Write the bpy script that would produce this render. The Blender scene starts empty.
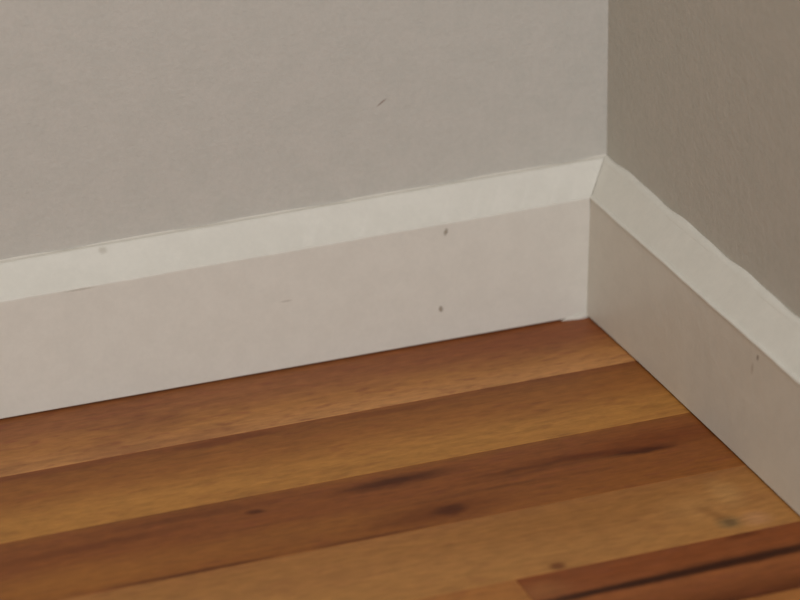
import bpy, bmesh, math, random
from mathutils import Vector, Matrix

random.seed(7)
scene = bpy.context.scene
col = scene.collection

# ------------------------------------------------------------------ camera
CAM_POS = Vector((-0.65507, -1.45218, 0.72615))
RIGHT = Vector((0.93664, -0.34981, -0.01885))
UP = Vector((0.16108, 0.38247, 0.90983))
FWD = Vector((0.31106, 0.85519, -0.41459))
cam_data = bpy.data.cameras.new('camera')
cam = bpy.data.objects.new('camera', cam_data)
col.objects.link(cam)
m = Matrix((RIGHT, UP, -FWD)).transposed().to_4x4()
m.translation = CAM_POS
cam.matrix_world = m
cam_data.sensor_fit = 'HORIZONTAL'
cam_data.sensor_width = 36.0
cam_data.lens = 3005.4 * 36.0 / 800.0
cam_data.clip_start = 0.02
cam_data.dof.use_dof = True
cam_data.dof.focus_distance = 1.60
cam_data.dof.aperture_fstop = 6.3
scene.camera = cam

# ------------------------------------------------------------------ world, lights, exposure
world = bpy.data.worlds.new('room_ambience')
scene.world = world
world.use_nodes = True
bg = world.node_tree.nodes['Background']
bg.inputs['Color'].default_value = (1.0, 0.87, 0.34, 1)
bg.inputs['Strength'].default_value = 0.16

ld = bpy.data.lights.new('window_light', 'AREA')
ld.shape = 'RECTANGLE'
ld.size = 1.3
ld.size_y = 1.1
ld.energy = 63
ld.color = (0.845, 0.89, 0.99)
lo = bpy.data.objects.new('window_light', ld)
col.objects.link(lo)
lo.location = (-0.85, -2.55, 1.95)
lo.rotation_euler = (Vector((-0.15, -0.05, 0.05)) - Vector(lo.location)).to_track_quat('-Z', 'Y').to_euler()

scene.view_settings.view_transform = 'Standard'
scene.view_settings.look = 'None'
scene.view_settings.exposure = 0.0
scene.view_settings.gamma = 1.0
scene.view_settings.use_curve_mapping = False


# ------------------------------------------------------------------ node helpers
def s2l(c):
    return tuple(((v / 255.0) / 12.92) if v / 255.0 <= 0.04045 else (((v / 255.0) + 0.055) / 1.055) ** 2.4 for v in c) + (1.0,)


class Nodes:
    def __init__(self, name):
        self.mat = bpy.data.materials.new(name)
        self.mat.use_nodes = True
        self.nt = self.mat.node_tree
        self.bsdf = self.nt.nodes['Principled BSDF']
        tc = self.nt.nodes.new('ShaderNodeTexCoord')
        self.obj = tc.outputs['Object']

    def link(self, a, b):
        self.nt.links.new(a, b)

    def put(self, sock, v):
        if isinstance(v, bpy.types.NodeSocket):
            self.link(v, sock)
        else:
            sock.default_value = v

    def math(self, op, a, b=0.0, c=0.0, clamp=False):
        n = self.nt.nodes.new('ShaderNodeMath')
        n.operation = op
        n.use_clamp = clamp
        for i, v in enumerate((a, b, c)):
            self.put(n.inputs[i], v)
        return n.outputs[0]

    def vmul(self, v, s, off=(0, 0, 0)):
        n = self.nt.nodes.new('ShaderNodeMapping')
        self.link(v, n.inputs['Vector'])
        n.inputs['Scale'].default_value = s
        n.inputs['Location'].default_value = off
        return n.outputs[0]

    def sep(self, v):
        n = self.nt.nodes.new('ShaderNodeSeparateXYZ')
        self.link(v, n.inputs[0])
        return n.outputs

    def noise(self, v, scale=1.0, detail=3.0, rough=0.55, dist=0.0):
        n = self.nt.nodes.new('ShaderNodeTexNoise')
        self.link(v, n.inputs['Vector'])
        n.inputs['Scale'].default_value = scale
        n.inputs['Detail'].default_value = detail
        n.inputs['Roughness'].default_value = rough
        n.inputs['Distortion'].default_value = dist
        return n.outputs['Fac']

    def step(self, v, lo_, hi_, a=0.0, b=1.0):
        n = self.nt.nodes.new('ShaderNodeMapRange')
        n.interpolation_type = 'SMOOTHSTEP'
        self.put(n.inputs['Value'], v)
        for k, x in (('From Min', lo_), ('From Max', hi_), ('To Min', a), ('To Max', b)):
            n.inputs[k].default_value = x
        return n.outputs[0]

    def mix(self, fac, a, b, mode='MIX'):
        n = self.nt.nodes.new('ShaderNodeMix')
        n.data_type = 'RGBA'
        n.blend_type = mode
        self.put(n.inputs['Factor'], fac)
        self.put(n.inputs['A'] if False else n.inputs[6], a)
        self.put(n.inputs[7], b)
        return n.outputs[2]

    def ramp(self, fac, stops):
        n = self.nt.nodes.new('ShaderNodeValToRGB')
        self.link(fac, n.inputs[0])
        e = n.color_ramp.elements
        e[0].position, e[0].color = stops[0]
        e[1].position, e[1].color = stops[-1]
        for pos, c in stops[1:-1]:
            k = e.new(pos)
            k.color = c
        return n.outputs[0]

    def bump(self, h, strength, dist):
        n = self.nt.nodes.new('ShaderNodeBump')
        n.inputs['Strength'].default_value = strength
        n.inputs['Distance'].default_value = dist
        self.link(h, n.inputs['Height'])
        self.link(n.outputs[0], self.bsdf.inputs['Normal'])

    def spot(self, ax, ay, cx, cy, rx, ry, ang=0.0, soft=0.5, warp=None, wamp=0.0):
        """soft elliptical mask in two object axes"""
        dx = self.math('SUBTRACT', ax, cx)
        dy = self.math('SUBTRACT', ay, cy)
        if warp is not None:
            dy = self.math('ADD', dy, self.math('MULTIPLY', self.math('SUBTRACT', warp, 0.5), wamp))
        ca, sa = math.cos(ang), math.sin(ang)
        u = self.math('ADD', self.math('MULTIPLY', dx, ca / rx), self.math('MULTIPLY', dy, sa / rx))
        v = self.math('ADD', self.math('MULTIPLY', dx, -sa / ry), self.math('MULTIPLY', dy, ca / ry))
        r = self.math('SQRT', self.math('ADD', self.math('MULTIPLY', u, u), self.math('MULTIPLY', v, v)))
        return self.step(r, 1.0 - soft, 1.0 + soft, 1.0, 0.0)


def painted(name, colour, colour2, rough, bump_h, bump_scale, marks=(), axes=(0, 2), spec=0.35):
    """painted plaster or painted wood; marks = scuffs with a shape of their own (u, v, ru, rv, angle, colour, amount)"""
    N = Nodes(name)
    big = N.noise(N.obj, 60.0, 5.0, 0.65)
    c = N.mix(N.step(big, 0.35, 0.65), s2l(colour), s2l(colour2))
    fine = N.noise(N.obj, bump_scale, 4.0, 0.6)
    speck = N.noise(N.obj, 330.0, 3.0, 0.6)
    c = N.mix(N.step(speck, 0.30, 0.70, 0.0, 0.10 if spec < 0.3 else 0.06), c, s2l(tuple(v * 0.80 for v in colour)))
    lumps = N.noise(N.obj, bump_scale * 0.4, 3.0, 0.55)
    xyz = N.sep(N.obj)
    w = N.noise(N.obj, 900.0, 2.0)
    for (u, v, ru, rv, ang, mc, amt) in marks:
        k = N.spot(xyz[axes[0]], xyz[axes[1]], u, v, ru, rv, ang, 0.6, w, rv * 1.2)
        c = N.mix(N.math('MULTIPLY', k, amt), c, s2l(mc))
    N.link(c, N.bsdf.inputs['Base Color'])
    N.bsdf.inputs['Roughness'].default_value = rough
    N.bsdf.inputs['Specular IOR Level'].default_value = spec
    N.bump(N.math('ADD', fine, N.math('MULTIPLY', lumps, 2.0)), 0.5, bump_h)
    return N.mat


def wood(name, stops, width, seed, grain=0.18, mottle=0.42, streak=0.35, streak_col=(70, 34, 12), red=0.25, feats=(), tint=(0.9, 0.8, 0.55)):
    """stops: colours across the strip, 0 = far edge, 1 = near edge (object y runs 0 .. -width);
    feats: knots, dark or pale figure, painted light falloff (x, y, rx, ry, angle, colour, amount, soft)"""
    N = Nodes(name)
    off = (seed * 3.7, seed * 1.9, seed * 0.7)
    xyz = N.sep(N.obj)
    wob = N.noise(N.vmul(N.obj, (9, 45, 9), off), 1.0, 3.0)
    yv = N.math('ADD', xyz[1], N.math('MULTIPLY', N.math('SUBTRACT', wob, 0.5), width * 0.22))
    t = N.math('DIVIDE', yv, -width, clamp=True)
    c = N.ramp(t, [(p, s2l(k)) for p, k in stops])
    # reddish blush
    blush = N.noise(N.vmul(N.obj, (12, 40, 12), (off[1], off[2], off[0])), 1.0, 3.0)
    c = N.mix(N.step(blush, 0.48, 0.72, 0.0, red), c, s2l((122, 70, 50)))
    fleck = N.noise(N.vmul(N.obj, (70, 210, 70), (off[2], off[0], off[1])), 1.0, 3.0)
    c = N.mix(N.step(fleck, 0.50, 0.75, 0.0, red + 0.1), c, s2l((132, 72, 56)))
    # long dark streaks along the strip
    st = N.noise(N.vmul(N.obj, (5, 110, 5), off), 1.0, 4.0, 0.55, 0.4)
    c = N.mix(N.step(st, 0.56, 0.78, 0.0, streak), c, s2l(streak_col))
    warp = N.noise(N.vmul(N.obj, (90, 260, 90), off), 1.0, 3.0)
    for (x, y, rx, ry, ang, kc, amt, soft) in feats:
        k = N.spot(xyz[0], xyz[1], x, y, rx, ry, ang, soft, warp, ry * 1.1)
        c = N.mix(N.math('MULTIPLY', k, amt), c, s2l(kc))
    # grain, pores and mottling as a brightness factor
    g1 = N.noise(N.vmul(N.obj, (22, 420, 22), off), 1.0, 4.0, 0.6)
    g2 = N.noise(N.vmul(N.obj, (95, 330, 95), off), 1.0, 4.0, 0.65)
    f = N.math('ADD', 1.0 - grain - mottle, N.math('ADD', N.math('MULTIPLY', g1, grain * 2), N.math('MULTIPLY', g2, mottle * 2)))
    comb = N.nt.nodes.new('ShaderNodeCombineColor')
    for i in range(3):
        N.link(f, comb.inputs[i])
    c = N.mix(1.0, c, comb.outputs[0], 'MULTIPLY')
    c = N.mix(1.0, c, tint + (1.0,), 'MULTIPLY')
    N.link(c, N.bsdf.inputs['Base Color'])
    N.bsdf.inputs['Roughness'].default_value = 0.5
    N.bsdf.inputs['Specular IOR Level'].default_value = 0.2
    N.bump(g1, 0.25, 0.0003)
    return N.mat


# ------------------------------------------------------------------ object helpers
def link(name, me, mat, parent=None, loc=(0, 0, 0)):
    o = bpy.data.objects.new(name, me)
    col.objects.link(o)
    o.location = loc
    if mat and not me.materials:
        me.materials.append(mat)
    if parent:
        o.parent = parent
    return o


def structure(o, label, cat):
    o['kind'] = 'structure'
    o['label'] = label
    o['category'] = cat


def box_mesh(name, a, b, bev=0.0, seg=2):
    bm = bmesh.new()
    bmesh.ops.create_cube(bm, size=1.0)
    for v in bm.verts:
        v.co = Vector([a[i] + (v.co[i] + 0.5) * (b[i] - a[i]) for i in range(3)])
    if bev:
        bmesh.ops.bevel(bm, geom=bm.edges[:], offset=bev, segments=seg, affect='EDGES', profile=0.5)
    me = bpy.data.meshes.new(name)
    bm.to_mesh(me)
    bm.free()
    return me


LEN = 2.6       # how far the walls run away from the corner
T = 0.01797     # skirting thickness
H1 = 0.07367    # height of the flat lower face
H2 = 0.0900     # skirting height
S = 0.0030      # thickness left at the top of the chamfer
GAP = 0.0009    # shadow gap over the floor

# ------------------------------------------------------------------ walls
wall_back_mat = painted('wall_paint_back', (195, 189, 177), (199, 192, 180), 0.75, 0.00034, 520.0,
                        marks=[(-0.1352, 0.1425, 0.0030, 0.0006, 0.6, (120, 92, 78), 0.55)], spec=0.2)
wall_right_mat = painted('wall_paint_right', (195, 189, 177), (199, 192, 180), 0.75, 0.00034, 520.0, axes=(1, 2), spec=0.2)
me = box_mesh('wall_back', (-LEN, 0, -0.03), (0.12, 0.12, 2.4))
structure(link('wall_back', me, wall_back_mat), 'pale greige painted wall above the long white baseboard', 'wall')
me = box_mesh('wall_right', (0, -LEN, -0.03), (0.12, 0.0, 2.4))
structure(link('wall_right', me, wall_right_mat), 'shaded greige painted wall to the right of the corner', 'wall')


# ------------------------------------------------------------------ floor
me = box_mesh('floor', (-LEN, -LEN, -0.03), (0.0, 0.0, -0.0085))
sub = Nodes('underlay')
sub.bsdf.inputs['Roughness'].default_value = 0.9
sub.link(sub.mix(sub.noise(sub.obj, 60.0), s2l((60, 40, 26)), s2l((48, 32, 20))), sub.bsdf.inputs['Base Color'])
floor = link('floor', me, sub.mat)
structure(floor, 'warm brown wooden strip floor with light and dark strips', 'floor')

LIGHT = (186, 132, 80)
MID = (172, 116, 70)
BROWN = (160, 104, 62)
RED = (140, 84, 52)
DARK = (124, 66, 34)
DEEP = (84, 36, 12)

EDGES = [-0.009, -0.0813, -0.1506, -0.2166, -0.2810, -0.3403]
while EDGES[-1] > -LEN + 0.07:
    EDGES.append(EDGES[-1] - 0.065)

X_END = -0.009


def F(row, x, y, rx, ry, ang, c, amt, soft=0.6):
    return (x - X_END, y - EDGES[row], rx, ry, ang, c, amt, soft)


W = [EDGES[i] - EDGES[i + 1] for i in range(5)]
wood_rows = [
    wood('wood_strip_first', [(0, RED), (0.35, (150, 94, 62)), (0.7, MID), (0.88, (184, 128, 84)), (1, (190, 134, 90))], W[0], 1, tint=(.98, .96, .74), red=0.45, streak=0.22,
         feats=[F(0, -0.05, -0.03, 0.09, 0.022, 0.0, (128, 66, 38), 0.6, 0.8)]),  # reddish blush near the corner, also painting in the dimmer light there
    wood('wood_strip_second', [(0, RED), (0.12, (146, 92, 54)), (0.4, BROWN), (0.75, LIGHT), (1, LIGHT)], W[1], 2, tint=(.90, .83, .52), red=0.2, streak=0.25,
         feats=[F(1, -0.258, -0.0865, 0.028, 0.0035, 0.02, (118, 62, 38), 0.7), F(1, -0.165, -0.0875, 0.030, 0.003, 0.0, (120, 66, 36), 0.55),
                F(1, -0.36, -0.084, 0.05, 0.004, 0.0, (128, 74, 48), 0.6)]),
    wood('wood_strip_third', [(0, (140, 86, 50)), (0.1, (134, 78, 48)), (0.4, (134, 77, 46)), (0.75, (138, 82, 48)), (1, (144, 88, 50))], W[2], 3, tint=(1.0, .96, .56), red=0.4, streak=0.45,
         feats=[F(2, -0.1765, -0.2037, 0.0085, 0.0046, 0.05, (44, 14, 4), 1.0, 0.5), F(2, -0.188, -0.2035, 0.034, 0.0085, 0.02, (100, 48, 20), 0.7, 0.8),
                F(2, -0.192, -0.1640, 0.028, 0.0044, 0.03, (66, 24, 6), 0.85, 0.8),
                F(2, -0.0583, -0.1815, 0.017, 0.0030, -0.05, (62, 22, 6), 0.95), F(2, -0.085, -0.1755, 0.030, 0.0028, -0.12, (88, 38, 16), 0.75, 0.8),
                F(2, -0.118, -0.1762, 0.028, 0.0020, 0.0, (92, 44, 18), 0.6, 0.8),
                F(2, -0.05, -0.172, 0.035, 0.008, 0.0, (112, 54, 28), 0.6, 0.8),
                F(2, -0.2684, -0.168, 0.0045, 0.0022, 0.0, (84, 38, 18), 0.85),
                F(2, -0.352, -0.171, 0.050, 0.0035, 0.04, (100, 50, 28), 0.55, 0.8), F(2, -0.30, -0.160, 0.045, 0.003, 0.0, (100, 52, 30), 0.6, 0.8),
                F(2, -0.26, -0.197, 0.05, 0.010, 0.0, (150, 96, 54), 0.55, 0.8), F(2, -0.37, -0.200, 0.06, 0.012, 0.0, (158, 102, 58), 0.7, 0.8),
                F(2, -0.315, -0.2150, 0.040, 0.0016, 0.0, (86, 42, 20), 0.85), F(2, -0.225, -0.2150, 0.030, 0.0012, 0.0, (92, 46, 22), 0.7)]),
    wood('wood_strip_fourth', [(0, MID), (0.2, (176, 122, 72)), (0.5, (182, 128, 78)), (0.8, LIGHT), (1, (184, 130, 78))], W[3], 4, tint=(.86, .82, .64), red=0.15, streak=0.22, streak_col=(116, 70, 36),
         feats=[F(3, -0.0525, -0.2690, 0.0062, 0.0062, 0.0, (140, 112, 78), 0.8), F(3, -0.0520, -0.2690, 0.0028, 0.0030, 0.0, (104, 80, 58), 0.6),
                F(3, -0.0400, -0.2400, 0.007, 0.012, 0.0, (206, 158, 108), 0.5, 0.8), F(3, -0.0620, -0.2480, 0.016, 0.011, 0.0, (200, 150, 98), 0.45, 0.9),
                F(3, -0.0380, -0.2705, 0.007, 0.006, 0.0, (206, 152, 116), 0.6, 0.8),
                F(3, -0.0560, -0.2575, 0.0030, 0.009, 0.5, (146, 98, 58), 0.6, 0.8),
                F(3, -0.13, -0.236, 0.06, 0.018, 0.0, (160, 106, 56), 0.5, 0.9),  # broad darker zone: the floor's light falloff painted into the wood
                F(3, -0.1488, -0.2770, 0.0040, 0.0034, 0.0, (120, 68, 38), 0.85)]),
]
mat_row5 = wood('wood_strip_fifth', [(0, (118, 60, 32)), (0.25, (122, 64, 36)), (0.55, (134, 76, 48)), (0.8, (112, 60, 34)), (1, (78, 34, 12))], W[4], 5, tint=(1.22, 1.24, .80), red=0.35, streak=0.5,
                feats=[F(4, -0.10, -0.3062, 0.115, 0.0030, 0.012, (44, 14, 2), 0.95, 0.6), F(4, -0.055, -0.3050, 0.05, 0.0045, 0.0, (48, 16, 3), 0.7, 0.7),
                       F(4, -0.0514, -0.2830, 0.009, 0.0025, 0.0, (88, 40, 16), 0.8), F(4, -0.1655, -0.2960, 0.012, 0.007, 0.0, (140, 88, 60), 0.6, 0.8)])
generic = [
    wood('wood_strip_light', [(0, MID), (0.4, (180, 126, 76)), (1, LIGHT)], 0.065, 11, red=0.2, streak=0.25, streak_col=(116, 70, 36)),
    wood('wood_strip_mid', [(0, BROWN), (0.5, MID), (1, (180, 124, 76))], 0.065, 12, red=0.3, streak=0.3),
    wood('wood_strip_dark', [(0, (118, 60, 32)), (0.5, (134, 76, 46)), (1, (140, 82, 48))], 0.065, 13, red=0.4, streak=0.5),
    wood('wood_strip_reddish', [(0, RED), (0.5, (150, 94, 60)), (1, (178, 122, 78))], 0.065, 14, red=0.5, streak=0.3),
]
JOINT = {0: [-0.62], 1: [-0.52], 2: [-0.70], 3: [-0.57], 4: [-0.1726, -0.66]}
for r in range(len(EDGES) - 1):
    y1, y0 = EDGES[r], EDGES[r + 1]
    xs = [X_END] + JOINT.get(r, [X_END - random.uniform(0.12, 0.55)])
    while xs[-1] - 0.62 > -LEN:
        xs.append(xs[-1] - random.choice((0.48, 0.54, 0.60)))
    xs.append(-LEN)
    for k in range(len(xs) - 1):
        w, l = y1 - y0, xs[k] - xs[k + 1]
        me = box_mesh('plank', (-l + 0.00006, -w + 0.00006, -0.008), (-0.00006, -0.00006, 0.0), 0.00018, 1)
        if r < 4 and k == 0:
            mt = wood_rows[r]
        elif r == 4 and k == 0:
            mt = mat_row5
        elif r == 4 and k == 1:
            mt = generic[0]
        elif r == 5 and k == 0:
            mt = generic[0]
        else:
            mt = random.choice(generic)
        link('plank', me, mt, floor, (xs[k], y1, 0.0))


# ------------------------------------------------------------------ baseboards
def wave(u, ph, amp):
    return amp * (math.sin(u * 61 + ph) * 0.5 + math.sin(u * 157 + ph * 2.3) * 0.3 + math.sin(u * 389 + ph * 0.7) * 0.2)


def stations():
    us = []
    u = 0.0002
    while u < 0.55:
        us.append(u)
        u += 0.003
    while u < LEN - 0.1:
        us.append(u)
        u += 0.05
    us.append(LEN - 0.02)
    return us


US = stations()


def sweep(name, side, prof, closed=True):
    """prof(u) -> list of (distance from wall, height). side 'back' runs along -x, 'right' along -y; inner end is mitred."""
    bm = bmesh.new()
    rings = []
    for u in US:
        ring = []
        for (d, z) in prof(u):
            s = -(u + min(max(d, 0.0), T))
            ring.append(bm.verts.new((s, -d, z) if side == 'back' else (-d, s, z)))
        rings.append(ring)
    n = len(rings[0])
    for a, b in zip(rings[:-1], rings[1:]):
        for i in range(n if closed else n - 1):
            j = (i + 1) % n
            bm.faces.new((a[i], a[j], b[j], b[i]))
    if closed:
        bm.faces.new(rings[0][::-1])
        bm.faces.new(rings[-1])
    bmesh.ops.recalc_face_normals(bm, faces=bm.faces)
    me = bpy.data.meshes.new(name)
    bm.to_mesh(me)
    bm.free()
    for p in me.polygons:
        p.use_smooth = True
    try:
        me.set_sharp_from_angle(angle=math.radians(25))
    except Exception:
        pass
    return me


def board_prof(taper, ph, lip, bow=0.0):
    def prof(u):
        k = 1.0 + taper * min(u, 0.5) / 0.3
        h1, h2 = H1 * k + wave(u, ph, 0.00022), H2 * k + wave(u, ph + 2, 0.00018)
        t = T + wave(u, ph + 4, 0.00006)
        t0 = t + bow * math.exp(-u / 0.05)
        foot = [(0.0002, GAP), (t0 - 0.0006, GAP), (t0, GAP + 0.0006), (t, h1 - 0.0012)]
        if lip:
            edge = [(t + lip * 0.6, h1 - 0.0006), (t + lip * 0.6, h1 - 0.0001), (t + lip * 0.3, h1 + 0.0005), (t - 0.0011, h1 + 0.0012), (t - 0.0018, h1 + 0.0006)]
        else:
            edge = [(t, h1 - 0.0006), (t - 0.0001, h1 - 0.0001), (t - 0.0003, h1 + 0.0003), (t - 0.0010, h1 + 0.0006)]
        return foot + edge + [(S + 0.0008, h2 - 0.0010), (S + 0.0001, h2 - 0.0003), (S - 0.0005, h2), (0.0002, h2)]
    return prof


trim_marks_back = [(-0.1055, 0.0675, 0.0011, 0.0018, -0.3, (140, 126, 108), 0.75), (-0.1091, 0.0210, 0.0012, 0.0016, 0.3, (136, 120, 100), 0.75),
                   (-0.298, 0.0838, 0.0022, 0.0013, 0.0, (184, 174, 156), 0.6), (-0.3150, 0.0692, 0.0075, 0.0006, 0.0, (160, 148, 130), 0.4),
                   (-0.2000, 0.0420, 0.0030, 0.0006, 0.0, (170, 158, 142), 0.4)]
trim_marks_right = [(-0.2274, 0.0724 - 0.006, 0.0010, 0.0016, 0.3, (110, 92, 76), 0.7), (-0.222, 0.058, 0.0012, 0.003, 0.2, (150, 132, 114), 0.35)]
trim_back_mat = painted('trim_paint_back', (220, 213, 199), (224, 217, 203), 0.42, 0.00018, 300.0, marks=trim_marks_back)
trim_right_mat = painted('trim_paint_right', (220, 213, 199), (224, 217, 203), 0.42, 0.00018, 300.0, marks=trim_marks_right, axes=(1, 2))
caulk_mat = painted('caulk_paint', (208, 199, 184), (214, 205, 190), 0.6, 0.0004, 260.0)

base_back = link('baseboard_back', sweep('baseboard_back', 'back', board_prof(-0.0486, 0.4, 0.0)), trim_back_mat)
structure(base_back, 'white painted baseboard with chamfered top under the lighter wall', 'baseboard')
base_right = link('baseboard_right', sweep('baseboard_right', 'right', board_prof(-0.0196, 2.1, 0.0008, 0.0018)), trim_right_mat)
structure(base_right, 'shaded white baseboard with chamfered top running toward the viewer on the right', 'baseboard')


def caulk_prof(taper, ph, reach, rise):
    def prof(u):
        k = 1.0 + taper * min(u, 0.5) / 0.3
        h2 = H2 * k
        d0 = reach * (1.0 + 0.03 * math.sin(u * 61 + ph))
        z = rise * (1.0 + 0.6 * math.sin(u * 88 + ph + 1.3) + 0.3 * math.sin(u * 171 + ph))
        h1 = H1 * k
        slope = (h2 - h1 - 0.0016) / (T - S - 0.0018)
        zb = h2 - 0.001 - max(d0 - S - 0.0008, 0.0) * slope if d0 > S else h2
        p1 = (d0 * 0.45, zb + 0.0002 + 0.55 * d0 * slope) if d0 > S else (d0 * 0.3, zb + 0.0001)
        pts = []
        for i in range(9):
            f = i / 8.0
            pts.append(((1 - f) ** 2 * d0 + 2 * f * (1 - f) * p1[0] + f * f * 0.00002,
                        (1 - f) ** 2 * (zb + 0.00004) + 2 * f * (1 - f) * p1[1] + f * f * (h2 + z)))
        return [(0.00002, zb - 0.0006), (d0 + 0.0001, zb - 0.0004)] + pts
    return prof


c1 = link('caulk_bead', sweep('caulk_bead', 'back', caulk_prof(-0.0486, 0.9, 0.0012, 0.0007)), caulk_mat, base_back)
c2 = link('caulk_bead', sweep('caulk_bead', 'right', caulk_prof(-0.0196, 2.9, 0.0042, 0.0010)), trim_right_mat, base_right)

# smear of filler where the two boards meet the floor
bm = bmesh.new()
bmesh.ops.create_icosphere(bm, subdivisions=3, radius=1.0)
for v in bm.verts:
    n = 1.0 + 0.12 * math.sin(v.co.x * 7 + 1) + 0.08 * math.sin(v.co.y * 9 + v.co.x * 4)
    k = 1.0 - 0.75 * abs(v.co.x)
    v.co = Vector((v.co.x * 0.012, v.co.y * 0.0015 * k * n, max(v.co.z, -0.4) * 0.0024 * k * n))
me = bpy.data.meshes.new('filler_smear')
bm.to_mesh(me)
bm.free()
for p in me.polygons:
    p.use_smooth = True
sm = link('filler_smear', me, caulk_mat, base_back, (-T - 0.0060, -T - 0.0001, 0.0005))
